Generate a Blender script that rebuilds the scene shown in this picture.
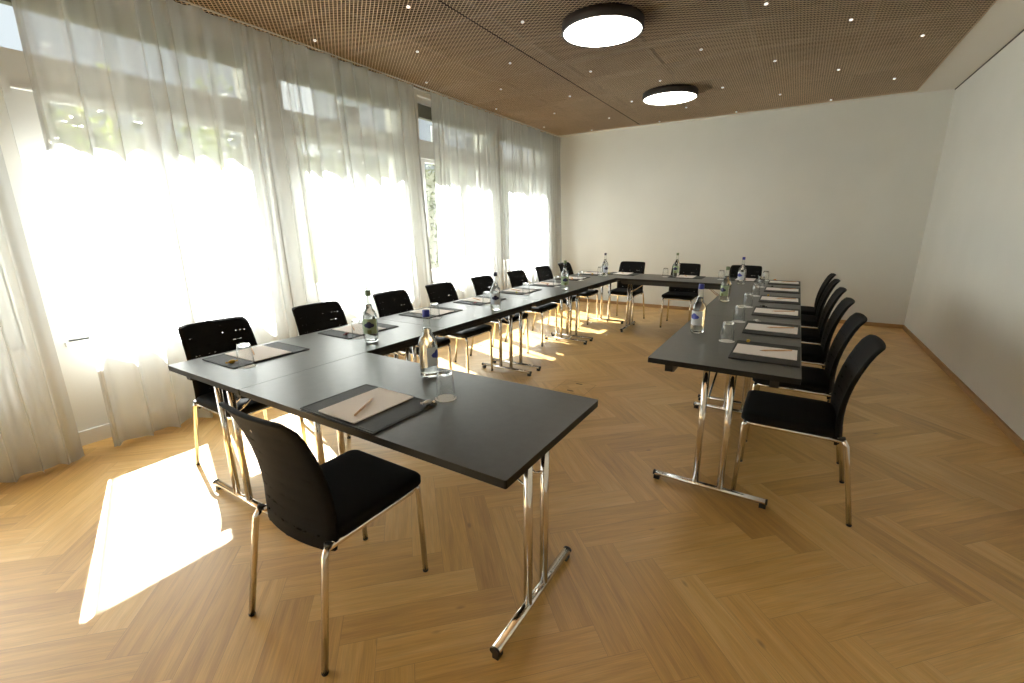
import bpy, bmesh, math, random
import numpy as np
from mathutils import Vector, Matrix

for o in list(bpy.data.objects):
    bpy.data.objects.remove(o)
S = bpy.context.scene
COL = S.collection
R = math.radians
rnd = random.Random(7)

# ------------------------------------------------------------------ camera
CAM_F, PITCH, YAW, ROLL, CAM_H = 445.14, .2538, -.5608, -.0087, 1.4367
cam_d = bpy.data.cameras.new('camera')
cam_d.sensor_width = 36
cam_d.lens = CAM_F / 1024 * 36
cam_d.clip_start = .02
cam_d.clip_end = 300
cam = bpy.data.objects.new('camera', cam_d)
COL.objects.link(cam)
cy, sy = math.cos(YAW), math.sin(YAW)
Fv = Vector((sy * math.cos(PITCH), cy * math.cos(PITCH), -math.sin(PITCH)))
Rv = Vector((cy, -sy, 0))
Uv = Rv.cross(Fv)
R2 = Rv * math.cos(ROLL) + Uv * math.sin(ROLL)
U2 = -Rv * math.sin(ROLL) + Uv * math.cos(ROLL)
M = Matrix((R2, U2, -Fv)).transposed().to_4x4()
M.translation = (0, 0, CAM_H)
cam.matrix_world = M
S.camera = cam

# ------------------------------------------------------------------ world, sun, exposure
W = bpy.data.worlds.new('sky')
S.world = W
W.use_nodes = True
bg = W.node_tree.nodes['Background']
bg.inputs[0].default_value = (.86, .93, 1, 1)
bg.inputs[1].default_value = .7

sun_d = bpy.data.lights.new('sun', 'SUN')
sun_d.energy = 84
sun_d.color = (1, .975, .935)
sun_d.angle = R(.6)
sun = bpy.data.objects.new('sun', sun_d)
COL.objects.link(sun)
sdir = Vector((.939, -.344, -1.03))
sun.rotation_euler = sdir.to_track_quat('-Z', 'Y').to_euler()
sun.location = (-20, 8, 20)

S.view_settings.view_transform = 'Standard'
S.view_settings.look = 'None'
S.view_settings.gamma = 1
S.view_settings.use_curve_mapping = False
S.view_settings.exposure = 0.6
S.cycles.use_denoising = True
S.cycles.max_bounces = 10
S.cycles.diffuse_bounces = 6
S.cycles.transparent_max_bounces = 24
S.cycles.transmission_bounces = 10
S.cycles.caustics_reflective = False
S.cycles.caustics_refractive = False
S.cycles.sample_clamp_indirect = 12

# ------------------------------------------------------------------ helpers
def tag(o, label=None, cat=None, group=None, kind=None):
    if label: o['label'] = label
    if cat: o['category'] = cat
    if group: o['group'] = group
    if kind: o['kind'] = kind
    return o

def empty(name, loc=(0, 0, 0), rz=0):
    o = bpy.data.objects.new(name, None)
    o.empty_display_size = .1
    COL.objects.link(o)
    o.location = loc
    o.rotation_euler = (0, 0, rz)
    return o

def children(o, reg={}):
    return reg.setdefault(o, [])

def copy_tree(o, parent=None):
    c = o.copy()
    COL.objects.link(c)
    if parent:
        c.parent = parent
        children(parent).append(c)
    for ch in list(children(o)):
        copy_tree(ch, c)
    return c

class MB:
    """collects shapes, links them as one mesh object"""
    def __init__(s):
        s.v = []; s.f = []; s.m = []; s.sm = []
    def add(s, vs, fs, mi=0, smooth=False):
        b = len(s.v)
        s.v += [tuple(p) for p in vs]
        for f in fs:
            s.f.append([b + i for i in f]); s.m.append(mi); s.sm.append(smooth)
        return s
    def box(s, a, b, mi=0):
        x0, y0, z0 = a; x1, y1, z1 = b
        return s.add([(x0,y0,z0),(x1,y0,z0),(x1,y1,z0),(x0,y1,z0),(x0,y0,z1),(x1,y0,z1),(x1,y1,z1),(x0,y1,z1)],
                     [(0,3,2,1),(4,5,6,7),(0,1,5,4),(1,2,6,5),(2,3,7,6),(3,0,4,7)], mi)
    def rings(s, rings, mi=0, caps=True, smooth=True, closed=False):
        n = len(rings[0]); vs = [p for r in rings for p in r]; fs = []
        m = len(rings)
        for k in range(m if closed else m - 1):
            for i in range(n):
                j = (i + 1) % n; k2 = (k + 1) % m
                fs.append((k*n+i, k*n+j, k2*n+j, k2*n+i))
        s.add(vs, fs, mi, smooth)
        if caps and not closed:
            b = len(s.v) - len(vs)
            s.f.append([b + i for i in range(n)][::-1]); s.m.append(mi); s.sm.append(False)
            s.f.append([b + (m-1)*n + i for i in range(n)]); s.m.append(mi); s.sm.append(False)
        return s
    def tube(s, pts, r, n=10, mi=0, caps=True, r2=None):
        pts = [Vector(p) for p in pts]; rs = []
        up = None
        for i, p in enumerate(pts):
            if i == 0: d = pts[1] - p
            elif i == len(pts) - 1: d = p - pts[-2]
            else: d = (pts[i+1] - p).normalized() + (p - pts[i-1]).normalized()
            d.normalize()
            if up is None:
                up = Vector((0,0,1)) if abs(d.z) < .9 else Vector((0,1,0))
            a = d.cross(up).normalized(); b = a.cross(d).normalized(); up = b
            rr = r[i] if isinstance(r, (list, tuple)) else r
            rb = rr if r2 is None else r2
            rs.append([p + a*rr*math.cos(2*math.pi*k/n) + b*rb*math.sin(2*math.pi*k/n) for k in range(n)])
        return s.rings(rs, mi, caps)
    def lathe(s, prof, n=24, mi=0, caps=True, c=(0,0,0), smooth=True):
        rs = [[(c[0]+r*math.cos(2*math.pi*k/n), c[1]+r*math.sin(2*math.pi*k/n), c[2]+z) for k in range(n)] for r, z in prof]
        return s.rings(rs, mi, caps, smooth)
    def prism(s, poly, z0, z1, mi=0, bev=0):
        # poly counter clockwise, optional top bevel
        n = len(poly)
        c = (sum(p[0] for p in poly)/n, sum(p[1] for p in poly)/n)
        def off(d): 
            out = []
            for x, y in poly:
                l = math.hypot(x-c[0], y-c[1]); k = (l-d)/l if l else 1
                out.append((c[0]+(x-c[0])*k, c[1]+(y-c[1])*k))
            return out
        rs = [[(x,y,z0) for x,y in (off(bev) if bev else poly)]]
        if bev:
            rs.append([(x,y,z0+bev) for x,y in poly]); rs.append([(x,y,z1-bev) for x,y in poly])
            rs.append([(x,y,z1) for x,y in off(bev)])
        else: rs.append([(x,y,z1) for x,y in poly])
        return s.rings(rs, mi, True, False)
    def build(s, name, mats, parent=None, link=True):
        me = bpy.data.meshes.new(name)
        me.from_pydata(s.v, [], s.f)
        if not isinstance(mats, (list, tuple)): mats = [mats]
        for m in mats: me.materials.append(m)
        me.polygons.foreach_set('material_index', s.m)
        me.polygons.foreach_set('use_smooth', s.sm)
        me.update()
        o = bpy.data.objects.new(name, me)
        COL.objects.link(o)
        if parent:
            o.parent = parent; children(parent).append(o)
        return o

def rrect(w, h, r, n=5, cx=0, cy=0):
    pts = []
    for (sx, sy_, a0) in ((1,1,0),(-1,1,90),(-1,-1,180),(1,-1,270)):
        for k in range(n+1):
            a = R(a0 + 90*k/n)
            pts.append((cx + sx*(w/2-r) + r*math.cos(a), cy + sy_*(h/2-r) + r*math.sin(a)))
    return pts

# ------------------------------------------------------------------ materials
def mat(name, col=(.8,.8,.8), rough=.5, metal=0, spec=.5, **kw):
    m = bpy.data.materials.new(name); m.use_nodes = True
    b = m.node_tree.nodes['Principled BSDF']
    b.inputs['Base Color'].default_value = (*col, 1)
    b.inputs['Roughness'].default_value = rough
    b.inputs['Metallic'].default_value = metal
    b.inputs['Specular IOR Level'].default_value = spec
    for k, v in kw.items(): b.inputs[k].default_value = v
    return m
def N(m, t, **kw):
    n = m.node_tree.nodes.new(t)
    for k, v in kw.items(): setattr(n, k, v)
    return n
def noise_tint(m, c1, c2, scale=3, detail=4, vec='Object', stretch=None, bump=0, bscale=None):
    nt = m.node_tree; b = nt.nodes['Principled BSDF']
    tc = N(m, 'ShaderNodeTexCoord'); nz = N(m, 'ShaderNodeTexNoise')
    nz.inputs['Scale'].default_value = scale; nz.inputs['Detail'].default_value = detail
    src = tc.outputs[vec]
    if stretch:
        mp = N(m, 'ShaderNodeMapping'); mp.inputs['Scale'].default_value = stretch
        nt.links.new(src, mp.inputs[0]); src = mp.outputs[0]
    nt.links.new(src, nz.inputs['Vector'])
    rp = N(m, 'ShaderNodeValToRGB')
    rp.color_ramp.elements[0].position = .35; rp.color_ramp.elements[1].position = .65
    rp.color_ramp.elements[0].color = (*c1, 1); rp.color_ramp.elements[1].color = (*c2, 1)
    nt.links.new(nz.outputs[0], rp.inputs[0]); nt.links.new(rp.outputs[0], b.inputs['Base Color'])
    if bump:
        n2 = N(m, 'ShaderNodeTexNoise'); n2.inputs['Scale'].default_value = bscale or scale*8
        nt.links.new(src, n2.inputs['Vector'])
        bp = N(m, 'ShaderNodeBump'); bp.inputs['Strength'].default_value = bump; bp.inputs['Distance'].default_value = .002
        nt.links.new(n2.outputs[0], bp.inputs['Height']); nt.links.new(bp.outputs[0], b.inputs['Normal'])
    return m

M_wall = noise_tint(mat('white plaster', rough=.85, spec=.2), (.72,.725,.69), (.75,.755,.72), 1.5, 5, bump=.08, bscale=60)
M_ceil = mat('white ceiling paint', (.74,.72,.67), .9, spec=.2)
M_frame = noise_tint(mat('white window paint', rough=.4), (.70,.70,.675), (.74,.74,.715), 2)
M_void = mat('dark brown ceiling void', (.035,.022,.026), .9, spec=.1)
M_track = mat('dark channel', (.05,.04,.04), .7)
M_mesh = noise_tint(mat('bronze expanded metal', rough=.38, metal=.5), (.76,.57,.37), (.82,.63,.42), 1.2)
M_chrome = mat('polished chrome', (.82,.80,.78), .12, 1)
M_black = mat('black plastic', (.012,.012,.012), .45)
M_rim = mat('dark bronze lamp rim', (.016,.011,.010), .5)
M_top = noise_tint(mat('anthracite table laminate', rough=.36, spec=.55), (.050,.049,.045), (.060,.058,.054), 30, 3, bump=.05, bscale=300)
M_edge = mat('black table edge', (.010,.010,.009), .45, spec=.3)
M_pad = noise_tint(mat('dark grey leather desk pad', rough=.6, spec=.3), (.032,.033,.033), (.038,.039,.038), 60, 2, bump=.25, bscale=500)
M_paper = noise_tint(mat('off-white paper', rough=.8, spec=.2), (.90,.84,.80), (.93,.87,.83), 4)
M_white = mat('white paper doily', (.93,.92,.90), .8)
M_wood = noise_tint(mat('natural pencil wood', rough=.5), (.68,.42,.24), (.75,.48,.28), 40)
M_lead = mat('pencil graphite', (.05,.04,.04), .4)
M_skirt = noise_tint(mat('oak skirting', rough=.45), (.34,.19,.08), (.42,.25,.11), 6, stretch=(1,1,12))
M_radiator = mat('white radiator enamel', (.82,.82,.80), .35)
M_stone = noise_tint(mat('pale terrace stone', rough=.85), (.50,.49,.46), (.58,.56,.52), 3)
M_facade = noise_tint(mat('blue grey facade', rough=.8), (.30,.33,.38), (.36,.39,.43), .6)
M_slat = mat('grey green blind slats', (.20,.20,.16), .6)

def fabric_black():
    m = mat('black knitted fabric', (.007,.007,.007), .8, spec=.15)
    nt = m.node_tree; b = nt.nodes['Principled BSDF']
    tc = N(m, 'ShaderNodeTexCoord')
    nz = N(m, 'ShaderNodeTexNoise'); nz.inputs['Scale'].default_value = 350
    nt.links.new(tc.outputs['Object'], nz.inputs['Vector'])
    bp = N(m, 'ShaderNodeBump'); bp.inputs['Strength'].default_value = .3; bp.inputs['Distance'].default_value = .001
    nt.links.new(nz.outputs[0], bp.inputs['Height']); nt.links.new(bp.outputs[0], b.inputs['Normal'])
    return m
M_fabric = fabric_black()

def fabric_back():
    # knitted net with thin open rows across the backrest
    m = mat('black net backrest fabric', (.007,.007,.007), .8, spec=.15)
    nt = m.node_tree; L = nt.links.new; b = nt.nodes['Principled BSDF']; out = nt.nodes['Material Output']
    tc = N(m, 'ShaderNodeTexCoord'); sp = N(m, 'ShaderNodeSeparateXYZ'); L(tc.outputs['Object'], sp.inputs[0])
    def math_(op, a, bb=None, c=None):
        n = N(m, 'ShaderNodeMath', operation=op)
        for i, v in enumerate((a, bb, c)):
            if v is None: continue
            if isinstance(v, (int, float)): n.inputs[i].default_value = v
            else: L(v, n.inputs[i])
        return n.outputs[0]
    row = math_('MODULO', sp.outputs[2], .052)
    line = math_('LESS_THAN', math_('ABSOLUTE', math_('SUBTRACT', row, .026)), .0042)
    inx = math_('LESS_THAN', math_('ABSOLUTE', sp.outputs[0]), .165)
    inz = math_('LESS_THAN', sp.outputs[2], .85)
    nz = N(m, 'ShaderNodeTexNoise'); nz.inputs['Scale'].default_value = 45
    L(tc.outputs['Object'], nz.inputs['Vector'])
    on = math_('GREATER_THAN', nz.outputs[0], .535)
    k = math_('MULTIPLY', math_('MULTIPLY', line, inx), math_('MULTIPLY', on, inz))
    k = math_('MULTIPLY', k, .8)
    tr = N(m, 'ShaderNodeBsdfTransparent'); mx = N(m, 'ShaderNodeMixShader')
    L(k, mx.inputs[0]); L(b.outputs[0], mx.inputs[1]); L(tr.outputs[0], mx.inputs[2]); L(mx.outputs[0], out.inputs[0])
    bp = N(m, 'ShaderNodeBump'); bp.inputs['Strength'].default_value = .6; bp.inputs['Distance'].default_value = .003
    wv = math_('ABSOLUTE', math_('SUBTRACT', row, .026))
    L(wv, bp.inputs['Height']); bp.inputs['Distance'].default_value = .04; bp.inputs['Strength'].default_value = .35
    L(bp.outputs[0], b.inputs['Normal'])
    return m
M_back = fabric_back()

def sheer():
    m = bpy.data.materials.new('white sheer voile'); m.use_nodes = True
    nt = m.node_tree; L = nt.links.new
    nt.nodes.remove(nt.nodes['Principled BSDF']); out = nt.nodes['Material Output']
    d = N(m, 'ShaderNodeBsdfDiffuse'); d.inputs[0].default_value = (.71,.725,.73,1)
    t = N(m, 'ShaderNodeBsdfTranslucent'); t.inputs[0].default_value = (.71,.725,.73,1)
    tr = N(m, 'ShaderNodeBsdfTransparent'); tr.inputs[0].default_value = (1,1,1,1)
    a = N(m, 'ShaderNodeMixShader'); a.inputs[0].default_value = .5
    b = N(m, 'ShaderNodeMixShader')
    # thread density: the cloth is seen through more thread where it turns edge on
    lw = N(m, 'ShaderNodeLayerWeight'); lw.inputs[0].default_value = .5
    mr = N(m, 'ShaderNodeMapRange'); mr.inputs[1].default_value = 0; mr.inputs[2].default_value = 1
    mr.inputs[3].default_value = .64; mr.inputs[4].default_value = 1.0
    L(lw.outputs['Facing'], mr.inputs[0])
    L(d.outputs[0], a.inputs[1]); L(t.outputs[0], a.inputs[2])
    L(mr.outputs[0], b.inputs[0]); L(tr.outputs[0], b.inputs[1]); L(a.outputs[0], b.inputs[2])
    L(b.outputs[0], out.inputs[0])
    return m
M_sheer = sheer()

def thin_glass(name, tint=(1,1,1), refl=1.0, edge=None):
    m = bpy.data.materials.new(name); m.use_nodes = True
    nt = m.node_tree; L = nt.links.new
    nt.nodes.remove(nt.nodes['Principled BSDF']); out = nt.nodes['Material Output']
    tr = N(m, 'ShaderNodeBsdfTransparent'); tr.inputs[0].default_value = (*tint, 1)
    if edge:                                # longer path through the wall of the vessel at its outline
        lw2 = N(m, 'ShaderNodeLayerWeight'); lw2.inputs[0].default_value = .5
        p2 = N(m, 'ShaderNodeMath', operation='POWER'); p2.inputs[1].default_value = 3.0
        mc = N(m, 'ShaderNodeMixRGB'); mc.inputs[1].default_value = (*tint, 1); mc.inputs[2].default_value = (*edge, 1)
        L(lw2.outputs['Facing'], p2.inputs[0]); L(p2.outputs[0], mc.inputs[0]); L(mc.outputs[0], tr.inputs[0])
    g = N(m, 'ShaderNodeBsdfGlossy'); g.inputs['Roughness'].default_value = .02
    # Schlick reflectance of a thin sheet, the same from both sides
    fr = N(m, 'ShaderNodeLayerWeight'); fr.inputs[0].default_value = .5
    pw = N(m, 'ShaderNodeMath', operation='POWER'); pw.inputs[1].default_value = 5
    ad = N(m, 'ShaderNodeMath', operation='MULTIPLY_ADD'); ad.inputs[1].default_value = .9; ad.inputs[2].default_value = .04
    mu = N(m, 'ShaderNodeMath', operation='MULTIPLY'); mu.inputs[1].default_value = refl; mu.use_clamp = True
    L(fr.outputs['Facing'], pw.inputs[0]); L(pw.outputs[0], ad.inputs[0]); L(ad.outputs[0], mu.inputs[0])
    mx = N(m, 'ShaderNodeMixShader'); L(mu.outputs[0], mx.inputs[0]); L(tr.outputs[0], mx.inputs[1]); L(g.outputs[0], mx.inputs[2])
    L(mx.outputs[0], out.inputs[0])
    return m
M_pane = thin_glass('window glass', (.96,.98,.97))
M_tumbler = thin_glass('tumbler glass', (.985,.99,.99), 1.1, (.70,.74,.74))
M_bottle = thin_glass('bottle glass', (.95,.97,.96), 1.2, (.22,.26,.25))
M_water = mat('still water', (1,1,1), 0.0)
M_water.node_tree.nodes['Principled BSDF'].inputs['Transmission Weight'].default_value = 1
M_water.node_tree.nodes['Principled BSDF'].inputs['IOR'].default_value = 1.33
M_thickglass = mat('solid glass base', (1,1,1), 0.02)
M_thickglass.node_tree.nodes['Principled BSDF'].inputs['Transmission Weight'].default_value = 1
M_cap_blue = mat('blue bottle cap', (.03,.04,.28), .35)
M_cap_green = mat('grey green bottle cap', (.17,.24,.13), .4)
M_cap_dark = mat('dark navy bottle cap', (.02,.025,.06), .4)
M_label_green = mat('pale green bottle label', (.33,.43,.27), .6)
M_label_white = mat('pale blue white bottle label', (.62,.68,.76), .6)
M_emblem = mat('dark navy cloud emblem', (.012,.014,.07), .5)
M_emblem_blue = mat('royal blue cloud emblem', (.03,.05,.33), .5)
M_ribbon = mat('olive ribbon print', (.17,.20,.07), .6)
M_ribbon_w = mat('white ribbon print', (.7,.7,.75), .6)
CANDY = {'gold': mat('gold sweet wrapper', (.62,.36,.03), .3, .4), 'red': mat('dark red sweet wrapper', (.16,.01,.02), .35, .2),
         'orange': mat('orange sweet wrapper', (.65,.22,.03), .35, .2), 'silver': mat('silver sweet wrapper', (.62,.58,.54), .3, .6),
         'dark': mat('black sweet wrapper', (.03,.02,.02), .35, .2), 'pink': mat('dull pink sweet wrapper', (.42,.20,.20), .35, .2),
         'olive': mat('yellow green sweet wrapper', (.40,.36,.04), .35, .2)}

def lamp_mat():
    m = bpy.data.materials.new('lit opal lamp diffuser'); m.use_nodes = True
    b = m.node_tree.nodes['Principled BSDF']
    b.inputs['Base Color'].default_value = (.5,.48,.44,1)
    b.inputs['Emission Color'].default_value = (1,.93,.80,1)
    b.inputs['Emission Strength'].default_value = 9
    return m
M_lamp = lamp_mat()
M_pin = mat('lit white pin light', (.9,.9,.88), .5); M_pin.node_tree.nodes['Principled BSDF'].inputs['Emission Color'].default_value = (1,.93,.86,1); M_pin.node_tree.nodes['Principled BSDF'].inputs['Emission Strength'].default_value = .7

def floor_mat():
    m = mat('oak herringbone parquet', rough=.5, spec=.6)
    m.node_tree.nodes['Principled BSDF'].inputs['Coat Weight'].default_value = .8
    m.node_tree.nodes['Principled BSDF'].inputs['Coat Roughness'].default_value = .48
    nt = m.node_tree; L = nt.links.new; b = nt.nodes['Principled BSDF']
    uv = N(m, 'ShaderNodeUVMap'); uv.uv_map = 'UVMap'
    at = N(m, 'ShaderNodeAttribute'); at.attribute_name = 'plank'
    # grain, stretched along each plank (u in metres along the plank)
    cmb = N(m, 'ShaderNodeCombineXYZ'); mul = N(m, 'ShaderNodeMath', operation='MULTIPLY'); mul.inputs[1].default_value = 37
    L(at.outputs['Fac'], mul.inputs[0]); L(mul.outputs[0], cmb.inputs[2])
    va = N(m, 'ShaderNodeVectorMath', operation='ADD'); L(uv.outputs[0], va.inputs[0]); L(cmb.outputs[0], va.inputs[1])
    mp = N(m, 'ShaderNodeMapping'); mp.inputs['Scale'].default_value = (2.2, 26, 1)
    L(va.outputs[0], mp.inputs[0])
    n1 = N(m, 'ShaderNodeTexNoise'); n1.inputs['Scale'].default_value = 1; n1.inputs['Detail'].default_value = 5; n1.inputs['Distortion'].default_value = .8
    L(mp.outputs[0], n1.inputs['Vector'])
    mp2 = N(m, 'ShaderNodeMapping'); mp2.inputs['Scale'].default_value = (8, 240, 1); L(va.outputs[0], mp2.inputs[0])
    n2 = N(m, 'ShaderNodeTexNoise'); n2.inputs['Scale'].default_value = 1; n2.inputs['Detail'].default_value = 2
    L(mp2.outputs[0], n2.inputs['Vector'])
    rp = N(m, 'ShaderNodeValToRGB'); e = rp.color_ramp.elements
    e[0].position = .0; e[0].color = (.55,.285,.066,1); e[1].position = 1; e[1].color = (.94,.62,.22,1)
    x = e.new(.5); x.color = (.80,.455,.115,1)
    mixv = N(m, 'ShaderNodeMath', operation='MULTIPLY_ADD'); mixv.inputs[1].default_value = 1.05; L(n1.outputs[0], mixv.inputs[0])
    half = N(m, 'ShaderNodeMath', operation='MULTIPLY_ADD'); half.inputs[1].default_value = .50; half.inputs[2].default_value = -.26
    L(at.outputs['Fac'], half.inputs[0]); L(half.outputs[0], mixv.inputs[2]); L(mixv.outputs[0], rp.inputs[0])
    mc = N(m, 'ShaderNodeMixRGB', blend_type='MULTIPLY'); mc.inputs[0].default_value = .4
    L(rp.outputs[0], mc.inputs[1]); L(n2.outputs[0], mc.inputs[2])
    # scattered small knots
    mk = N(m, 'ShaderNodeMapping'); mk.inputs['Scale'].default_value = (2.6, 6, 1); L(va.outputs[0], mk.inputs[0])
    vo = N(m, 'ShaderNodeTexVoronoi'); vo.inputs['Scale'].default_value = 1.0; vo.inputs['Randomness'].default_value = 1; L(mk.outputs[0], vo.inputs['Vector'])
    kr = N(m, 'ShaderNodeMapRange'); kr.inputs[1].default_value = .02; kr.inputs[2].default_value = .07; kr.inputs[3].default_value = .55; kr.inputs[4].default_value = 0
    L(vo.outputs['Distance'], kr.inputs[0])
    kx = N(m, 'ShaderNodeMixRGB'); kx.inputs[2].default_value = (.16,.075,.025,1); L(kr.outputs[0], kx.inputs[0]); L(mc.outputs[0], kx.inputs[1])
    # fine joint between planks from the across coordinate (v 0..0.13) and along coordinate (u 0..0.65)
    sp = N(m, 'ShaderNodeSeparateXYZ'); L(uv.outputs[0], sp.inputs[0])
    def edge(o, size, w):
        a = N(m, 'ShaderNodeMath', operation='SUBTRACT'); a.inputs[1].default_value = size/2; L(o, a.inputs[0])
        ab = N(m, 'ShaderNodeMath', operation='ABSOLUTE'); L(a.outputs[0], ab.inputs[0])
        g = N(m, 'ShaderNodeMath', operation='GREATER_THAN'); g.inputs[1].default_value = size/2 - w; L(ab.outputs[0], g.inputs[0])
        return g.outputs[0]
    mxm = N(m, 'ShaderNodeMath', operation='MAXIMUM'); L(edge(sp.outputs[0], .65, .0008), mxm.inputs[0]); L(edge(sp.outputs[1], .13, .0008), mxm.inputs[1])
    mj = N(m, 'ShaderNodeMixRGB'); mj.inputs[2].default_value = (.13,.06,.02,1)
    mf = N(m, 'ShaderNodeMath', operation='MULTIPLY'); mf.inputs[1].default_value = .4; L(mxm.outputs[0], mf.inputs[0])
    L(mf.outputs[0], mj.inputs[0]); L(kx.outputs[0], mj.inputs[1]); L(mj.outputs[0], b.inputs['Base Color'])
    bp = N(m, 'ShaderNodeBump'); bp.inputs['Strength'].default_value = .12; bp.inputs['Distance'].default_value = .001
    L(n2.outputs[0], bp.inputs['Height']); L(bp.outputs[0], b.inputs['Normal'])
    return m
M_floor = floor_mat()

# ------------------------------------------------------------------ room dimensions (metres)
XL, XR, YF, YB, H = -4.0, 1.415, -2.6, 8.05, 3.025
T, TW, TL = .75, .70, 1.40          # table height, width, length
TX0, TY0 = -2.702, .921             # outer corner of the table U

# ------------------------------------------------------------------ floor: herringbone planks as one mesh
def build_floor():
    w, n = .13, 5
    s2 = math.sqrt(.5)
    ux, uy = Vector((s2, -s2)), Vector((s2, s2))
    org = Vector((-.646, 2.574))
    vs, fs, uvs, rn = [], [], [], []
    rr = random.Random(3)
    def plank(u0, v0, lu, lv, along_u):
        c = [(u0,v0),(u0+lu,v0),(u0+lu,v0+lv),(u0,v0+lv)]
        P = [org + ux*(a*w) + uy*(b_*w) for a, b_ in c]
        if all(p.x < XL-.4 for p in P) or all(p.x > XR+.05 for p in P) or all(p.y < YF-.05 for p in P) or all(p.y > YB+.05 for p in P): return
        b0 = len(vs)
        vs.extend((p.x, p.y, 0) for p in P)
        fs.append((b0,b0+1,b0+2,b0+3))
        L_, W_ = n*w, w
        # uv keeps metres along / across even where a plank is cut at the wall
        for (a, b_) in ((0,0),(1,0),(1,1),(0,1)):
            uvs.append((a*L_, b_*W_) if along_u else (b_*L_, a*W_))
        rn.append(rr.random())
    for j in range(-60, 80):
        for k in range(-10, 11):
            plank(j+2*n*k, j, n, 1, True)
            plank(j+2*n*k, j+1, 1, n, False)
    me = bpy.data.meshes.new('floor')
    me.from_pydata(vs, [], fs)
    uvl = me.uv_layers.new(name='UVMap')
    uvl.data.foreach_set('uv', [c for u in uvs for c in u])
    at = me.attributes.new('plank', 'FLOAT', 'FACE'); at.data.foreach_set('value', rn)
    me.materials.append(M_floor); me.update()
    bm = bmesh.new(); bm.from_mesh(me)              # trim the outer planks at the walls
    for co, no in (((XL-.02,0,0),(-1,0,0)), ((XR+.02,0,0),(1,0,0)), ((0,YF-.02,0),(0,-1,0)), ((0,YB+.02,0),(0,1,0))):
        bmesh.ops.bisect_plane(bm, geom=bm.verts[:]+bm.edges[:]+bm.faces[:], plane_co=co, plane_no=no, clear_outer=True)
    bm.to_mesh(me); bm.free(); me.update()
    o = bpy.data.objects.new('floor', me); COL.objects.link(o)
    tag(o, 'warm oak herringbone parquet floor of the meeting room', kind='structure')
build_floor()
b = MB().box((XL-.1, YF-.1, -.12), (XR+.1, YB+.1, -.003))
tag(b.build('floor', M_stone), 'screed under the parquet', kind='structure')

# ------------------------------------------------------------------ walls
tag(MB().box((XL-.35, YB, -.1), (XR+.15, YB+.2, 3.4)).build('wall_back', M_wall), 'plain white end wall', kind='structure')
tag(MB().box((XR, YF, -.1), (XR+.15, YB, 3.4)).build('wall_right', M_wall), 'plain white side wall on the right', kind='structure')
tag(MB().box((XL-.35, YF-.2, -.1), (XR+.15, YF, 3.4)).build('wall_front', M_wall), 'white wall behind the camera', kind='structure')

SILL, G0, G1, TR0, TR1, UP1, BL1 = .72, .88, 2.22, 2.27, 2.47, 2.73, 2.88
WIN = [(-2.60 + 1.73*i, -1.06 + 1.73*i) for i in range(6)]     # clear openings along y
def wall_left():
    b = MB()
    x0, x1 = XL-.35, XL
    b.box((x0, YF, -.1), (x1, YB, SILL))
    b.box((x0, YF, BL1+.06), (x1, YB, 3.4))
    ys = [YF] + [y for w in WIN for y in w] + [YB]
    for i in range(0, len(ys), 2):
        b.box((x0, ys[i], SILL), (x1, ys[i+1], BL1+.06))
    tag(b.build('wall_left', M_wall), 'white window wall with piers between the windows', kind='structure')
wall_left()

def build_window(i, y0, y1):
    r = tag(empty('window_%d' % i, (XL-.12, y0, SILL)), 'tall white framed window with two sashes and a transom light', kind='structure')
    Wd = y1 - y0
    z = lambda v: v - SILL
    f = MB()
    f.box((-.04, .012, 0), (.07, .05, z(BL1+.06))); f.box((-.04, Wd-.05, 0), (.07, Wd-.012, z(BL1+.06)))
    f.box((-.04, .05, 0), (.07, Wd-.05, .05)); f.box((-.04, .05, z(BL1)), (.07, Wd-.05, z(BL1+.06)))
    f.box((-.04, .05, z(TR0)), (.06, Wd-.05, z(TR1)))
    f.box((.06, .05, z(TR0)-.012), (.075, Wd-.05, z(TR0)+.004))
    f.build('window_frame', M_frame, r)
    for q in (0, Wd-.012): MB().box((-.04, q+.0005, 0), (.045, q+.0115, z(BL1+.06))).build('frame_joint', M_slat, r)
    mid = Wd/2
    for a, c in ((.052, mid), (mid, Wd-.052)):
        s = MB()
        sl, sr = (.098, .062) if a < mid-.1 else (.062, .085)
        s.box((-.02, a, .052), (.045, a+sl, z(TR0)-.014)); s.box((-.02, c-sr, .052), (.045, c, z(TR0)-.014))
        s.box((-.02, a+sl, .052), (.045, c-sr, z(G0))); s.box((-.02, a+sl, z(G1)), (.045, c-sr, z(TR0)-.014))
        s.box((.045, a+.012, .07), (.052, c-.012, .082)); 
        sa = s.build('sash', M_frame, r)
        MB().box((.005, a+sl, z(G0)), (.011, c-sr, z(G1))).build('glass_pane', M_pane, sa)
    MB().box((.045, mid-.03, .66), (.075, mid+.0, .68)).tube([(.085, mid-.015, .60), (.085, mid-.015, .70)], .009, 8).build('window_handle', M_chrome, r)
    MB().box((.0, .05, z(TR1)), (.006, Wd-.05, z(UP1))).build('glass_pane', M_pane, r)
    bl = MB()
    k = z(UP1)
    while k < z(BL1) - .006:
        bl.box((-.03, .05, k), (.035, Wd-.05, k+.008)); k += .0125
    bl.build('raised_blind', M_slat, r)
    MB().box((.06, -.02, -.03), (.135, Wd+.02, 0)).build('window_sill', M_frame, r)
for i, (a, c) in enumerate(WIN): build_window(i+1, a, c)

# low trim along the window wall
tag(MB().box((XL, YF, 0), (XL+.018, YB, .10)).build('baseboard_left', M_frame), 'white painted skirting under the windows', kind='structure')
tag(MB().box((XL+.02, YB-.015, 0), (XR, YB, .055)).build('baseboard_back', M_skirt), 'thin oak skirting along the end wall', kind='structure')
tag(MB().box((XR-.015, YF, 0), (XR, YB-.015, .055)).build('baseboard_right', M_skirt), 'thin oak skirting along the right wall', kind='structure')
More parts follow.
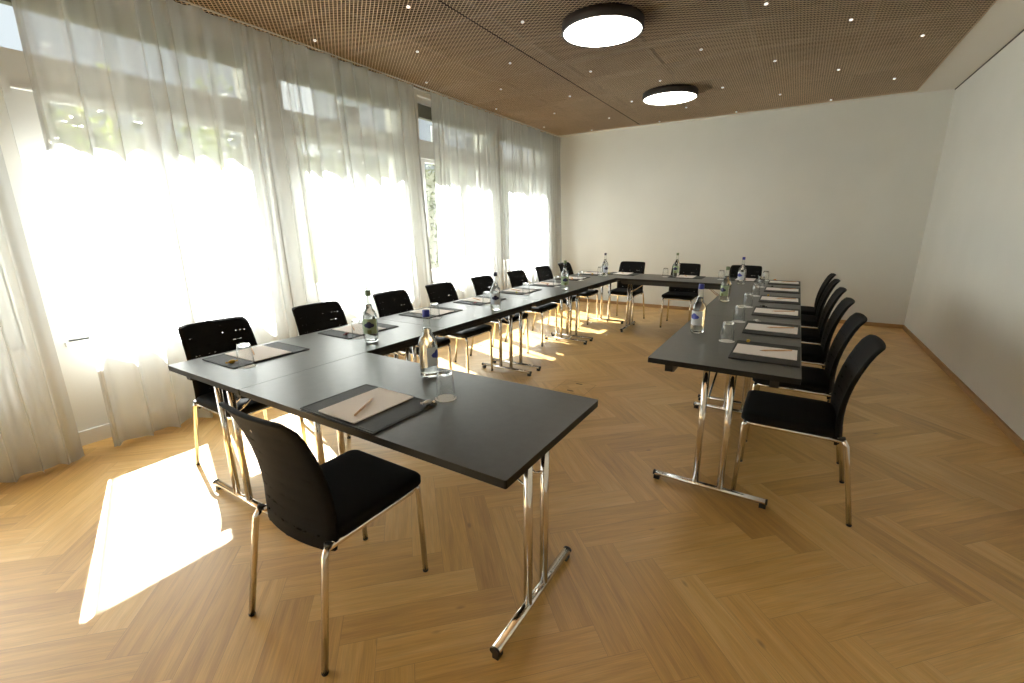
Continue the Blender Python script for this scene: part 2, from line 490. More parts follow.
# vertical corner bead between curtain bay and end wall
tag(MB().box((XL+.02, YB-.016, .06), (XL+.034, YB-.001, 3.0)).build('trim_1', M_track), 'thin dark joint in the corner beside the curtain', kind='structure')

# ------------------------------------------------------------------ ceiling
MX1, MY1 = 1.02, 7.83
c = MB()
c.box((MX1, YF, 3.025), (XR, YB, 3.06))                 # plaster strip on the right
c.box((XL-.02, MY1, 3.025), (MX1, YB, 3.06))            # narrow plaster strip at the end wall
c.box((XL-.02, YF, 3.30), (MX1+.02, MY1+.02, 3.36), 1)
c.box((MX1, YF, 3.010), (MX1+.012, MY1+.012, 3.0245), 0)
c.box((XL-.02, MY1, 3.010), (MX1, MY1+.012, 3.0245), 0)
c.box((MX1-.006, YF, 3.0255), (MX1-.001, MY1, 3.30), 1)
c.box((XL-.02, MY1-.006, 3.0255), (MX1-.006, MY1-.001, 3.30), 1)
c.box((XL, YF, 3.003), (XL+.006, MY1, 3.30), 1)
c.box((XL-.02, YF, 3.0), (MX1, .50, 3.02), 2)           # ceiling behind the camera
ceil = tag(c.build('ceiling', [M_ceil, M_void, M_mesh]), 'bronze mesh ceiling with a plain plaster margin', kind='structure')
tag(MB().box((XR-.006, YF, 3.012), (XR, YB, 3.025)).build('trim_2', M_track), 'dark shadow joint between ceiling and right wall', kind='structure')
tag(MB().box((XL, YF, 2.992), (XL+.035, MY1, 3.0)).box((XL+.1, YF, 2.992), (XL+.115, MY1, 3.0)).build('trim_3', M_frame), 'white curtain rail along the window wall', kind='structure')

PX, PY = 1.795/39, 2.8/78
def mesh_panel(name, ncol, nrow, loc):
    """expanded metal: zigzag strands, each a tilted flat ribbon"""
    a, t = .0044, .0010
    tilt = R(28)
    V, Fc = [], []
    # lattice of nodes: (i*PX/2, j*PY/2) with i+j even
    I, J = 2*ncol, 2*nrow
    segs = []
    for i in range(I):
        for j in range(J):
            if (i+j) % 2 == 0: segs.append((i*PX/2, j*PY/2, (i+1)*PX/2, (j+1)*PY/2))
            else: segs.append((i*PX/2, (j+1)*PY/2, (i+1)*PX/2, j*PY/2))
    sg = np.array(segs)
    n = len(sg)
    wv = np.array([0, math.cos(tilt), math.sin(tilt)])*a      # half width vector
    tv = np.array([0, -math.sin(tilt), math.cos(tilt)])*t
    p0 = np.column_stack([sg[:,0], sg[:,1], np.zeros(n)]); p1 = np.column_stack([sg[:,2], sg[:,3], np.zeros(n)])
    vs = np.stack([p0-wv-tv, p0+wv-tv, p0+wv+tv, p0-wv+tv, p1-wv-tv, p1+wv-tv, p1+wv+tv, p1-wv+tv], axis=1).reshape(-1,3)
    base = np.array([(0,1,5,4),(1,2,6,5),(2,3,7,6),(3,0,4,7)])
    fs = (base[None] + (np.arange(n)*8)[:,None,None]).reshape(-1)
    me = bpy.data.meshes.new(name)
    me.vertices.add(len(vs)); me.vertices.foreach_set('co', vs.reshape(-1))
    nf = n*4
    me.loops.add(nf*4); me.loops.foreach_set('vertex_index', fs)
    me.polygons.add(nf); me.polygons.foreach_set('loop_start', np.arange(nf)*4); me.polygons.foreach_set('loop_total', np.full(nf,4))
    me.materials.append(M_mesh); me.update(calc_edges=True)
    o = bpy.data.objects.new(name, me); COL.objects.link(o)
    o.location = loc; o.parent = ceil
    return o
XS = [-3.965, -2.385, -.59]
NC = [34, 39, 35]
for row, y in enumerate((.53, 3.33, 6.13)):
    for k in range(3):
        nr = 78 if row < 2 else 47
        if row == 1:
            o = bpy.data.objects[PN[k]].copy(); COL.objects.link(o); o.parent = ceil; o.location = (XS[k], y, 3.005)
        else:
            o = mesh_panel('mesh_panel', NC[k], nr, (XS[k], y, 3.005))
            if row == 0: PN = (PN if k else []) + [o.name]
# carrier channels above the mesh
yy = .53
while yy < MY1:
    MB().box((XL, yy-.02, 3.06), (MX1, yy+.02, 3.10)).build('carrier_channel', M_track, ceil); yy += .7
for x in (-3.28, -2.385, -1.49, -.59, .3):
    MB().box((x-.02, .5, 3.11), (x+.02, MY1, 3.15)).build('carrier_channel', M_track, ceil)
# suspended pin lights: tiny white heads
pin0 = None
for x, y0 in [(-3.72, 1.40), (-2.62, 1.40), (-1.52, 1.40), (-.41, 1.40), (.69, 1.40), (-3.17, 2.07), (-2.05, 2.07), (-.97, 2.07), (.14, 2.07)]:
    y = y0
    while y < MY1-.05:
        if pin0 is None:
            pin0 = MB().tube([(0,0,.0),(0,0,.06)], .005, 6, mi=1).lathe([(.010,-.009),(.015,-.003),(.011,.003)], 10).build('pin_light', [M_pin, M_track], ceil); o = pin0
        else:
            o = pin0.copy(); COL.objects.link(o)
        o.location = (x, y, 2.992); y += 1.39

# ceiling lamps
def ceiling_lamp(x, y, lab):
    r = tag(empty('ceiling_lamp', (x, y, 3.0)), lab, 'lamp', 'round ceiling lamps')
    b = MB().lathe([(.315,-.002),(.322,-.01),(.322,-.072),(.315,-.078),(.306,-.078),(.306,-.066)], 64, caps=False)
    b.lathe([(.306,-.02),(.315,-.002)], 64, caps=True)
    b.build('rim', M_rim, r)
    MB().lathe([(.306,-.071),(.2,-.076),(.06,-.078),(.001,-.078)], 64, caps=False).build('diffuser', M_lamp, r)
    return r
ceiling_lamp(-1.53, 3.83, 'lit round ceiling lamp with dark rim, the nearer and larger looking one')
ceiling_lamp(-1.54, 6.12, 'lit round ceiling lamp with dark rim, the farther one toward the end wall')

# ------------------------------------------------------------------ curtains
def curtain(ya0, yb0, ya1, yb1, lab, seed, xt=-3.915, xb=-3.80, ph=0, bulge=None):
    """ya0..yb0 at the floor, ya1..yb1 at the rail"""
    rr = random.Random(seed)
    n = int((yb0-ya0)/.008); mz = 34
    # irregular fold phase
    phs = []; wls = []; p = ph
    wl = .17
    for i in range(n+1):
        if i % 13 == 0: wl = rr.choice([.085,.10,.13,.17,.22,.30])
        p += 2*math.pi*((yb0-ya0)/n)/wl
        phs.append(p); wls.append(wl)
    amp = [1 + .45*math.sin(i*.031+seed) for i in range(n+1)]
    vs, fs = [], []
    for k in range(mz+1):
        t = k/mz; z = .012 + (2.99-.012)*t
        for i in range(n+1):
            s = i/n
            y = (ya0+(yb0-ya0)*s)*(1-t) + (ya1+(yb1-ya1)*s)*t
            a = (.026*(1-t)**.7 + .020)*amp[i]*(wls[i]/.13)**.3
            x = xb*(1-t) + xt*t + a*math.sin(phs[i] + .5*math.sin(3*t+i*.01)) + .012*math.sin(2.3*phs[i]+1.7)*(1-t*.5)
            y += .018*math.cos(phs[i])*(1-t*.3)
            vs.append((max(x, -3.975), y, z))
    for k in range(mz):
        for i in range(n):
            q = k*(n+1)+i
            fs.append((q, q+1, q+n+2, q+n+1))
    root = MB(); root.add(vs, fs, 0, True)
    o = root.build('curtain', M_sheer)
    tag(o, lab, 'curtain', 'sheer curtains')
    # bottom hem: second layer of cloth
    hv, hf = [], []
    for k in (0, 1):
        for i in range(n+1):
            v = Vector(vs[(k*1)*(n+1)+i])
            hv.append((v.x+.0025, v.y, .013 if k == 0 else .105))
    for i in range(n): hf.append((i, i+1, i+n+2, i+n+1))
    h = MB(); h.add(hv, hf, 0, True); h.build('hem', M_sheer, o)
    for i0 in (0, n-7):                      # narrow doubled side hems
        sv, sf = [], []
        for k in range(mz+1):
            for i in range(i0, i0+8):
                v = vs[k*(n+1)+i]; sv.append((v[0]+.003, v[1], v[2]))
        for k in range(mz):
            for i in range(7): sf.append((k*8+i, k*8+i+1, k*8+i+9, k*8+i+8))
        MB().add(sv, sf, 0, True).build('side_hem', M_sheer, o)
    return o
curtain(-2.4, .735, -2.4, .775, 'white sheer curtain at the far left, hanging before the radiator', 5, xb=-3.73, xt=-3.895)
curtain(.872, 4.20, .965, 4.185, 'long white sheer curtain between the left opening and the narrow gap', 11, xb=-3.76)
curtain(4.31, 7.86, 4.435, 7.92, 'white sheer curtain nearest the end wall, beyond the narrow gap', 23, xb=-3.80)

# radiator behind the leftmost curtain
def radiator():
    r = tag(empty('radiator', (XL+.012, -.85, .12)), 'white ribbed radiator behind the leftmost sheer curtain', 'radiator')
    b = MB()
    y = 0
    while y < 1.45:
        b.tube([(.03, y, .0), (.03, y, .50)], .013, 8); y += .045
    b.build('ribs', M_radiator, r)
    for q in (0, .50): MB().tube([(.03,-.02,q),(.03,1.48,q)], .017, 10).build('header', M_radiator, r)
    MB().lathe([(.014,.0),(.018,.02),(.018,.05),(.012,.06)], 12, c=(.03,1.50,.46)).build('valve', M_radiator, r)
    MB().tube([(.03,1.48,.0),(.03,1.53,.0),(.03,1.53,-.11)], .009, 8).build('supply_pipe', M_radiator, r)
    for q in (.2, 1.2): MB().box((-.010,q,.1),(.015,q+.03,.45)).build('bracket', M_radiator, r)
radiator()

# ------------------------------------------------------------------ tables
def make_table():
    """length along local x, centred, top at z=T"""
    r = empty('folding_table')
    b = MB()
    b.prism(rrect(TL-.003, TW-.003, .006, 2), T-.028, T-.0015, 1)
    b.prism(rrect(TL-.003, TW-.003, .006, 2), T-.0015, T, 0)
    b.build('tabletop', [M_top, M_edge], r)
    for s in (-1, 1):
        rl = MB()
        y = s*.245
        prof = [(-.66,T-.028),(-.655,T-.075),(-.62,T-.085),(.62,T-.085),(.655,T-.075),(.66,T-.028)]
        vs = [(x, y+d, z) for d in (-.02,.02) for x, z in prof]
        n = 6
        fs = [tuple(range(n))[::-1], tuple(range(n, 2*n))] + [(i, (i+1)%n, (i+1)%n+n, i+n) for i in range(n)]
        rl.add(vs, fs); rl.build('rail', M_black, r)
    for s in (-1, 1):
        x = s*(TL/2-.095)
        lg = MB()
        for y in (-.0625, .0625):
            lg.tube([(x, y, .045), (x, y, T-.03)], .0165, 14)
        lg.box((x-.02, -.23, T-.05), (x+.02, .23, T-.03))
        L_ = lg.build('leg', M_chrome, r)
        ft = MB().tube([(x, -.285, .036), (x, .285, .036)], .019, 14, r2=.014)
        f = ft.build('foot_bar', M_chrome, L_)
        for q in (-1, 1):
            MB().tube([(x, q*.285, .036), (x, q*.292, .036)], .0195, 14, r2=.0145).box((x-.012, q*.272-.016, 0), (x+.012, q*.272+.016, .022)).build('end_cap', M_black, f)
        br = MB()
        for y in (-.045, .045):
            br.tube([(x, y, .55), (x-s*.03, y*1.0, .535), (x-s*.06, y, .55), (x-s*.28, y*.6, T-.035)], .005, 8)
        br.build('brace', M_chrome, L_)
    return r
tbl0 = make_table()
tables = []
def put_table(cx, cy, rz, lab, grp):
    o = tbl0 if not tables else copy_tree(tbl0)
    tables.append(o)
    o.location = (cx, cy, 0); o.rotation_euler = (0, 0, rz)
    tag(o, lab, 'table', grp)
G_T = 'folding tables set in a U'
X1, X3 = TX0+TW/2, TX0+3.5*TW
put_table(TX0+2*TW, TY0+TW/2, 0, 'black folding table in the foreground with a free right end', G_T)
wl = ['nearest table of the window row, its front end at the left corner', 'second table of the window row, counted from the camera',
      'third table of the window row, counted from the camera', 'last table of the window row, reaching the end row']
for k in range(4): put_table(X1, TY0+TW+TL*k, R(90), 'black folding table, '+wl[k], G_T)
put_table(TX0+2*TW, TY0+7.5*TW, 0, 'black folding table across the far end, parallel to the end wall', G_T)
rl_ = ['nearest table of the right hand row, with a free front end', 'middle table of the right hand row', 'farthest table of the right hand row']
for k in range(3): put_table(X3, TY0+3*TW+TL*k, R(90), 'black folding table, '+rl_[k], G_T)

# ------------------------------------------------------------------ chairs
def make_chair():
    """faces +y, origin on the floor under the seat centre"""
    r = empty('conference_chair')
    # upholstered seat pad
    b = MB()
    out = rrect(.43, .420, .04, 5, 0, .056)
    def ins(k, z): return [(x*(1-k/.215), .056+(y-.056)*(1-k/.21), z) for x, y in out]
    rings = [ins(.006,.432), ins(0,.440), ins(0,.462), ins(.006,.472), ins(.02,.478), ins(.08,.480), ins(.2,.479)]
    b.rings(rings, 0, True, True)
    b.build('seat', M_fabric, r)
    # backrest shell
    prof = [(-.168,.395),(-.162,.45),(-.159,.51),(-.161,.57),(-.168,.63),(-.180,.69),(-.197,.75),(-.219,.81),(-.238,.85),(-.252,.872),(-.262,.884)]
    nu = 14
    def surf(off):
        P = []
        for k, (y, z) in enumerate(prof):
            t = k/(len(prof)-1)
            hw = .207 - .018*t**2
            if k == len(prof)-1: hw -= .008
            elif k == len(prof)-2: hw -= .002
            if k == 0: hw -= .008
            row = []
            for i in range(nu+1):
                u = -1 + 2*i/nu
                zz = z - (.004*(abs(u)**6) if t > .8 else 0)
                e = (1-min(1, (1-abs(u))*6))          # round the side edge
                th = off*(1 - .55*e*e)
                row.append((u*hw, y + .030*(u*u)*(1-.3*t) - .012 + th, zz))
            P.append(row)
        return P
    A, B = surf(.011), surf(-.011)
    m = len(prof); vs = [p for row in A for p in row] + [p for row in B for p in row]
    n1 = nu+1; o2 = m*n1; fs = []
    for k in range(m-1):
        for i in range(nu):
            q = k*n1+i
            fs.append((q+1, q, q+n1, q+n1+1)); fs.append((o2+q, o2+q+1, o2+q+n1+1, o2+q+n1))
        q = k*n1; fs.append((q, o2+q, o2+q+n1, q+n1)); q = k*n1+nu; fs.append((o2+q, q, q+n1, o2+q+n1))
    for i in range(nu):
        fs.append((i, i+1, o2+i+1, o2+i)); q = (m-1)*n1+i; fs.append((q+1, q, o2+q, o2+q+1))
    bk = MB(); bk.add(vs, fs, 0, True); bk.build('backrest', M_back, r)
    # chrome seat frame
    fr = MB()
    z = .421
    fr.tube([(-.194,-.172,z),(-.197,.20,z),(-.185,.236,z),(-.15,.243,z),(.15,.243,z),(.185,.236,z),(.197,.20,z),(.194,-.172,z)], .0125, 8)
    fr.tube([(-.192,-.125,z-.004),(.192,-.125,z-.004)], .010, 8)
    fr.build('seat_frame', M_chrome, r)
    for s in (-1, 1):
        lg = MB().tube([(s*.197,-.178,.428),(s*.203,-.196,.40),(s*.222,-.260,.008)], .0118, 10).build('leg', M_chrome, r)
        MB().lathe([(.0112,0),(.0122,.002),(.0122,.010),(.0118,.011)], 10, c=(s*.222,-.260,0)).build('foot_cap', M_black, lg)
        MB().tube([(s*.197,-.178,.425),(s*.1965,-.174,.440)], .0128, 10).build('bracket', M_black, lg)
        lg = MB().tube([(s*.186,.236,.424),(s*.188,.249,.405),(s*.191,.258,.008)], .0118, 10).build('leg', M_chrome, r)
        MB().lathe([(.0112,0),(.0122,.002),(.0122,.010),(.0118,.011)], 10, c=(s*.191,.258,0)).build('foot_cap', M_black, lg)
    return r
ch0 = make_chair()
chairs = []
def put_chair(x, y, rz, lab):
    o = ch0 if not chairs else copy_tree(ch0)
    chairs.append(o)
    o.location = (x, y, 0); o.rotation_euler = (0, 0, rz)
    tag(o, lab, 'chair', 'chairs around the U of tables')
ORD = ['first', 'second', 'third', 'fourth', 'fifth', 'sixth', 'seventh', 'eighth']
put_chair(-1.372, .905, 0, 'black chair with chrome legs in the foreground, seen from behind at the front table')
CL = [1.30, 2.01, 2.75, 3.395, 4.13, 4.87, 5.58, 6.29]
for k, y in enumerate(CL):
    put_chair(-2.755, y, R(-90)+R(rnd.uniform(-2,2)), 'black chair in front of the curtains, %s from the camera' % ORD[k])
CB = [-2.13, -1.33, -.55]
for k, x in enumerate(CB):
    put_chair(x, 6.72, R(180), 'black chair by the end wall, the %s of the three' % ('left', 'middle', 'right')[k])
CR = [2.69, 3.38, 4.10, 4.78, 5.52, 6.14]
for k, y in enumerate(CR):
    put_chair(.130, y, R(90), 'black side-on chair along the right hand tables, %s from the camera' % ORD[k])

# ------------------------------------------------------------------ place settings
def make_pad():
    b = MB().prism(rrect(.43, .325, .008, 3), 0, .005, 0, bev=.0012)
    o = b.build('desk_pad', M_pad)
    s = MB()
    w, h, t = .412, .307, .0018
    for a, c in (((-w/2,-h/2,.005),(w/2,-h/2+t,.0062)),((-w/2,h/2-t,.005),(w/2,h/2,.0062)),((-w/2,-h/2+t,.005),(-w/2+t,h/2-t,.0062)),((w/2-t,-h/2+t,.005),(w/2,h/2-t,.0062))):
        s.box(a, c)
    s.build('stitched_border', M_edge, o)
    return o
def make_notepad():
    return MB().prism(rrect(.21, .297, .002, 1), 0, .0035).build('notepad', M_paper)
def make_pencil():
    b = MB(); n = 6
    b.tube([(-.085,0,.0042),(.066,0,.0042)], .0042, 6)
    o = b.build('pencil', M_wood)
    MB().tube([(.066,0,.0042),(.083,0,.0042)], [.0040,.0014], 6).build('sharpened_tip', M_wood, o)
    MB().tube([(.083,0,.0042),(.090,0,.0042)], [.0014,.0004], 6).build('lead', M_lead, o)
    return o
def make_glass():
    r = empty('drinking_glass')
    MB().lathe([(.0378,0),(.0388,.004),(.0376,.04),(.0350,.085),(.0318,.108),(.028,.116),(.012,.118),(.0005,.118)], 28, caps=False)\
        .lathe([(.0368,.0),(.0370,.004),(.0358,.04),(.0332,.085),(.028,.101),(.012,.104),(.0005,.104)], 28, caps=False).build('bowl', M_tumbler, r)
    MB().lathe([(.0290,.1035),(.0300,.108),(.0285,.114),(.024,.1165)], 24).build('glass_base', M_thickglass, r)
    return r
def make_coaster():
    n = 64
    pts = [((.0435+.0012*math.cos(16*2*math.pi*k/n))*math.cos(2*math.pi*k/n), (.0435+.0012*math.cos(16*2*math.pi*k/n))*math.sin(2*math.pi*k/n)) for k in range(n)]
    return MB().prism(pts, 0, .0014).build('paper_coaster', M_white)
def make_sweet(key):
    b = MB()
    b.tube([(-.018,0,.008),(-.013,0,.008),(-.008,0,.008),(0,0,.0082),(.008,0,.008),(.013,0,.008),(.018,0,.008)], [.002,.006,.0085,.0095,.0085,.006,.002], 10, r2=None)
    o = b.build('wrapped_sweet', CANDY[key])
    for s in (-1, 1):
        n = 7; vs = [(s*.017, 0, .008)]
        for k in range(n): 
            a = R(-55+110*k/(n-1)); vs.append((s*(.017+.013*math.cos(a)), .013*math.sin(a), .007+(.003 if k%2 else -.003)))
        q = len(vs)
        vs += [(x, y, z+.0008) for x, y, z in vs]
        fs = [(0,k,k+1) for k in range(1,n)] + [(q,q+k+1,q+k) for k in range(1,n)] + [(k,q+k,q+k+1,k+1) for k in range(1,n)]
        MB().add(vs, fs).build('twisted_end', CANDY[key], o)
    return o
def cloud(s):
    """lower and upper bound of a three lobed badge, s in -1..1"""
    lo, hi = 1e9, -1e9
    for cx, cz, rr in ((-.5, -.05, .46), (.5, -.05, .46), (0, .42, .44), (0, -.1, .58)):
        d = rr*rr - (s-cx)**2
        if d > 0:
            d = math.sqrt(d); lo = min(lo, cz-d); hi = max(hi, cz+d)
    return (lo, hi) if hi > -1e8 else (0, 0)
def wrap(rad, ang, lo_hi, hw, zc, sc, n=24, th=.0006):
    """strip wrapped on a cylinder: columns s=-1..1"""
    vs, fs = [], []
    for i in range(n+1):
        s = -1+2*i/n
        lo, hi = lo_hi(s); a = ang + s*hw/rad
        for q in (0, th):
            vs.append(((rad+q)*math.cos(a), (rad+q)*math.sin(a), zc+lo*sc)); vs.append(((rad+q)*math.cos(a), (rad+q)*math.sin(a), zc+hi*sc))
    for i in range(n):
        p = i*4; q = p+4
        fs += [(p+2,q+2,q+3,p+3), (p,p+1,q+1,q), (p+1,p+3,q+3,q+1), (p,q,q+2,p+2)]
    fs += [(0,2,3,1), (n*4,n*4+1,n*4+3,n*4+2)]
    return MB().add(vs, fs, 0, False)
def make_bottle(cap, lab, emb, rib):
    r = empty('water_bottle')
    MB().lathe([(.001,.003),(.035,.002),(.041,.006),(.0425,.013),(.0425,.160),(.041,.172),(.035,.190),(.026,.204),(.0205,.216),(.0165,.25),(.0140,.285),(.0140,.300)], 32, caps=False).build('glass_body', M_bottle, r)
    MB().lathe([(.001,.008),(.036,.008),(.0400,.012),(.0407,.020),(.0407,.158),(.0393,.169),(.0335,.187),(.0245,.2015),(.0192,.214),(.0165,.235),(.001,.235)], 32, caps=False).build('water', M_water, r)
    MB().lathe([(.0158,.288),(.0166,.290),(.0166,.316),(.0156,.319),(.004,.320)], 20).build('cap', cap, r)
    wrap(.0428, 0, lambda s: (-1, 1), .052, .104, .046).build('label', lab, r)
    wrap(.0435, 0, cloud, .033, .112, .026).build('emblem', emb, r)
    wrap(.0435, 0, lambda s: (-1+.45*abs(abs(s)-.0) if abs(s) < 2 else 0, .6), .012, .072, .018, 8).build('ribbon', rib, r)
    return r
B_green = make_bottle(M_cap_green, M_label_green, M_emblem, M_ribbon)
B_blue = make_bottle(M_cap_blue, M_label_white, M_emblem_blue, M_ribbon_w)
B_dark = make_bottle(M_cap_dark, M_label_white, M_emblem, M_ribbon_w)
PROTO = {'pad': make_pad(), 'note': make_notepad(), 'pencil': make_pencil(), 'glass': make_glass(), 'coaster': make_coaster()}
for k in CANDY: PROTO[k] = make_sweet(k)
used = set()
def put(key, x, y, z, rz, lab, cat, grp):
    p = PROTO[key] if isinstance(key, str) else key
    o = copy_tree(p) if p in used else p
    used.add(p)
    o.location = (x, y, z); o.rotation_euler = (0, 0, rz)
    return tag(o, lab, cat, grp)

# place: edge point (x, y) on the table edge, facing angle, where, sweet colour
places = [(-1.353, TY0, 0, 'on the foreground table', 'silver')]
PLY = [1.278, 1.98, 2.715, 3.40, 4.125, 4.81, 5.51, 6.20]
SWL = ['gold', 'red', 'orange', 'pink', 'olive', 'pink', 'orange', 'gold']
for k, y in enumerate(PLY):
    places.append((TX0+.045, y, -90, '%s from camera, window row' % ORD[k], SWL[k]))
for k, x in enumerate((-2.08, -1.20, -.50)):
    places.append((x, TY0+8*TW, 180, 'on the far end table, %s place' % ('left', 'middle', 'right')[k], ('olive','dark','red')[k]))
PRY = [2.73, 3.39, 4.08, 4.79, 5.53, 6.23]
SWR = ['gold', 'silver', 'dark', 'gold', 'dark', 'orange']
for k, y in enumerate(PRY):
    places.append((TX0+4*TW, y, 90, '%s from camera, right hand row' % ORD[k], SWR[k]))
EPS = .0004
for i, (ex, ey, ang, where, sw) in enumerate(places):
    a = R(ang); ca, sa = math.cos(a), math.sin(a)
    P = lambda lx, ly: (ex + lx*ca - ly*sa, ey + lx*sa + ly*ca)
    j = lambda s: rnd.uniform(-s, s)
    right = ang == 90
    put('pad', *P(0, .168), T+EPS, a+R(j(1)), 'dark grey leather desk pad, '+where, 'desk pad', 'leather desk pads')
    nx = j(.008)
    put('note', *P(nx-(.01 if i == 0 else 0), .170), T+.0068+EPS, a+R(j(.8)), 'white notepad on desk pad, '+where, 'notepad', 'notepads on the desk pads')
    put('pencil', *P(nx+.02+j(.01), .135 if not right else .12), T+.0103+2*EPS, a+R(117 if i == 0 else (62 if ang == -90 else 115)+j(6)), 'natural wood pencil on notepad, '+where, 'pencil', 'pencils on the notepads')
    gx, gy = (.205, .385) if i == 0 else ((.155, .345) if ang == -90 else (.175, .385))
    if ang == 180: gx, gy = .27, .25
    g = P(gx+j(.008), gy+j(.01))
    put('coaster', *g, T+EPS, j(3), 'white paper coaster under tumbler, '+where, 'coaster', 'paper coasters')
    put('glass', *g, T+.0014+2*EPS, j(3), 'clear upturned tumbler on coaster, '+where, 'glass', 'upturned tumblers')
    s_ = P((.19 if ang != -90 else .165)+j(.01), .295 if i == 0 else (.235 if ang == -90 else .27))
    on_pad = True if ang in (-90, 0, 90) else False
    put(sw, *s_, T+.0062+EPS, a+R(j(40)+20), {'gold':'yellow gold','red':'dark red','orange':'orange','silver':'silver','dark':'blackish','pink':'dull pink','olive':'yellow green'}[sw]+' wrapped sweet on desk pad, '+where, 'sweet', 'wrapped sweets')

def cam_ang(x, y): return math.atan2(-y, -x)
for x, y, pr, da, lab in [
    (-2.155, 1.80, B_green, -12, 'tall water bottle with pale green label, where front table meets window row'),
    (-1.400, 1.49, B_blue, 62, 'tall water bottle with blue cap beside the tumbler on the front table'),
    (-2.075, 3.05, B_dark, 0, 'tall water bottle with dark cap on the second window row table, near the inner edge'),
    (-2.11, 4.46, B_green, 10, 'water bottle with green label and green cap on the third window row table'),
    (-2.20, 5.93, B_dark, 30, 'water bottle with dark cap at the far inner corner of the window row'),
    (-1.335, 6.32, B_green, -25, 'water bottle standing on the middle of the far end table'),
    (-.480, 3.04, B_blue, -38, 'tall water bottle with blue cap nearest the camera on the right hand row'),
    (-.495, 4.44, B_green, -38, 'water bottle with green cap, second on the right hand row'),
    (-.495, 5.83, B_blue, -38, 'water bottle with blue cap, farthest on the right hand row')]:
    put(pr, x, y, T+EPS, cam_ang(x, y)+R(da), lab, 'bottle', 'water bottles')

# floor box lid set in the parquet
r = tag(empty('floor_box', (-1.56, 3.56, 0)), 'parquet covered floor socket lid between the table rows', 'floor box')
f = MB()
for a, c in (((-.15,-.15,.0002),(.15,-.147,.0012)),((-.15,.147,.0002),(.15,.15,.0012)),((-.15,-.147,.0002),(-.147,.147,.0012)),((.147,-.147,.0002),(.15,.147,.0012))): f.box(a, c)
f.build('lid_frame', M_skirt, r)
for q in (-1, 1):
    MB().box((-.03+.0, q*.10-.006, .0002), (.03, q*.10+.006, .0022)).build('cable_slot', M_track, r)

# ------------------------------------------------------------------ outside
tag(MB().box((-30, -25, -.5), (XL-.36, 40, -.12)).build('terrace', M_stone), 'pale stone terrace outside the windows', kind='structure')
tag(MB().box((XL-.84, YF-3, 3.02), (XL-.36, YB+4, 3.25)).build('canopy', M_ceil), 'unseen canopy outside, added to shade the upper window panes', kind='structure')  # unseen overhang, added and sized to keep sun off the upper panes

M_leaf = mat('hedge leaf', (.20,.27,.06), .5); M_leaf.node_tree.nodes['Principled BSDF'].inputs['Transmission Weight'].default_value = 0
noise_tint(M_leaf, (.13,.19,.05), (.34,.38,.12), 3)
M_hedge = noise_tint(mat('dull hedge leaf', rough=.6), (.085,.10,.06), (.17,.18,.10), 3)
def leaf_cloud(n, fn, size, seed):
    rr = np.random.default_rng(seed)
    b = MB()
    for _ in range(n):
        p = fn(rr); d = rr.normal(size=3); d /= np.linalg.norm(d); e = np.cross(d, rr.normal(size=3)); e /= np.linalg.norm(e)
        s = size*rr.uniform(.6, 1.3)
        k = np.cross(d, e)*s*.08
        b.add([p-d*s, p+e*s*.38+k, p+d*s, p-e*s*.38+k], [(0,1,2),(0,2,3)])
    return b
def hedge():
    r = tag(empty('hedge', (-7.6, 5, -.12)), 'tall leafy hedge across the terrace, beyond the windows', 'hedge')
    def fn(rr):
        t = rr.uniform(-9, 11); z = rr.uniform(0, 3.05+.25*math.sin(t*1.7)+.15*math.sin(t*4.1))
        return np.array([.45*rr.choice([-1,1])*rr.uniform(.5,1.1)+.15*math.sin(t*3+z*2), t, z])
    leaf_cloud(16000, fn, .085, 2).build('foliage', M_hedge, r)
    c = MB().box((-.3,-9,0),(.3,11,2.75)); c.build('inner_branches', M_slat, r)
hedge()
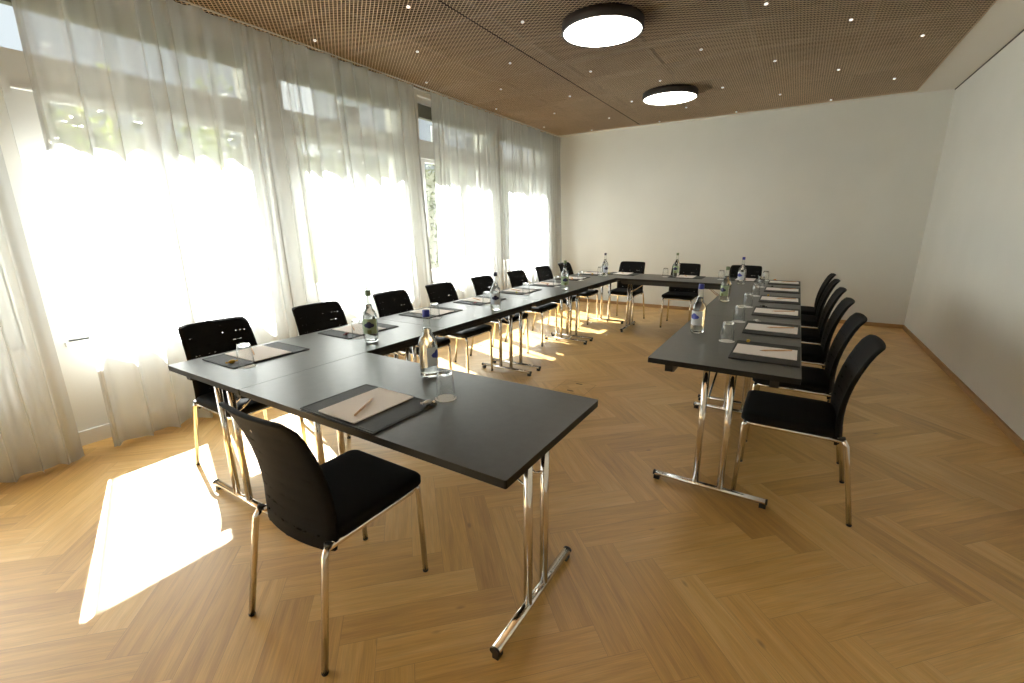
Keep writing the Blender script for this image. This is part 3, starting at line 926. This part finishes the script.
def tall_shrub(x, y, h, n, seed, lab):
    r = tag(empty('tall_shrub', (x, y, -.12)), lab, 'plant', 'shrubs outside the windows')
    rr = random.Random(seed); st = MB(); tips = []
    for k in range(7):
        a = rr.uniform(0, 6.28); q = rr.uniform(.05, .28)
        pts = [(0,0,0), (q*.4*math.cos(a), q*.4*math.sin(a), h*.5), (q*math.cos(a), q*1.6*math.sin(a), h*rr.uniform(.88,1))]
        st.tube(pts, [.016,.010,.004], 5); tips.append(pts)
    st.build('stems', M_slat, r)
    def fn(g):
        p = tips[g.integers(len(tips))]; t = g.uniform(.15, 1)
        return np.array(p[1])*(1-t)+np.array(p[2])*t + g.normal(size=3)*np.array([.05,.06,.05])
    leaf_cloud(n, fn, .06, seed).build('leaves', M_leaf, r)
tall_shrub(-6.4, 1.92, 3.32, 170, 1, 'sparse tall shrub whose shoots show in the leftmost transom pane')
tall_shrub(-6.4, 3.10, 3.50, 320, 2, 'bright leafy shrub rising into the second transom pane')

def house(y0, y1, x, h, lab, m):
    r = tag(empty('building', (x, y0, -.12)), lab, 'building')
    MB().box((-3, 0, 0), (0, y1-y0, h)).build('wall', m, r)
    y = .8
    while y < y1-y0-1:
        for z in (1, 4):
            if z+1.5 < h:
                f = MB(); f.box((0, y, z), (.05, y+.9, z+.06)).box((0, y, z+1.4), (.05, y+.9, z+1.46)).box((0, y, z+.06), (.05, y+.06, z+1.4)).box((0, y+.84, z+.06), (.05, y+.9, z+1.4))
                f = f.build('window', M_frame, r); MB().box((.0, y+.06, z+.06), (.02, y+.84, z+1.4)).build('pane', M_track, f)
        y += 2.2
    return r
house(9.5, 24, -13, 7.5, 'blue grey building beyond the hedge, seen in the gap between the curtains', M_facade)

def bush(x, y):
    r = tag(empty('potted_shrub', (x, y, -.12)), 'slender dark potted shrub standing outside the second window', 'plant')
    MB().lathe([(.10,0),(.14,.02),(.17,.36),(.16,.38)], 20).build('pot', M_facade, r)
    MB().tube([(0,0,.37),(.01,.0,.9),(-.01,.02,1.3)], .012, 6).build('stem', M_slat, r)
    leaf_cloud(420, lambda g: np.array([g.normal()*.09, g.normal()*.09, g.uniform(.45, 1.55)]), .07, 9).build('foliage', M_leaf, r)
bush(-5.0, 3.56)
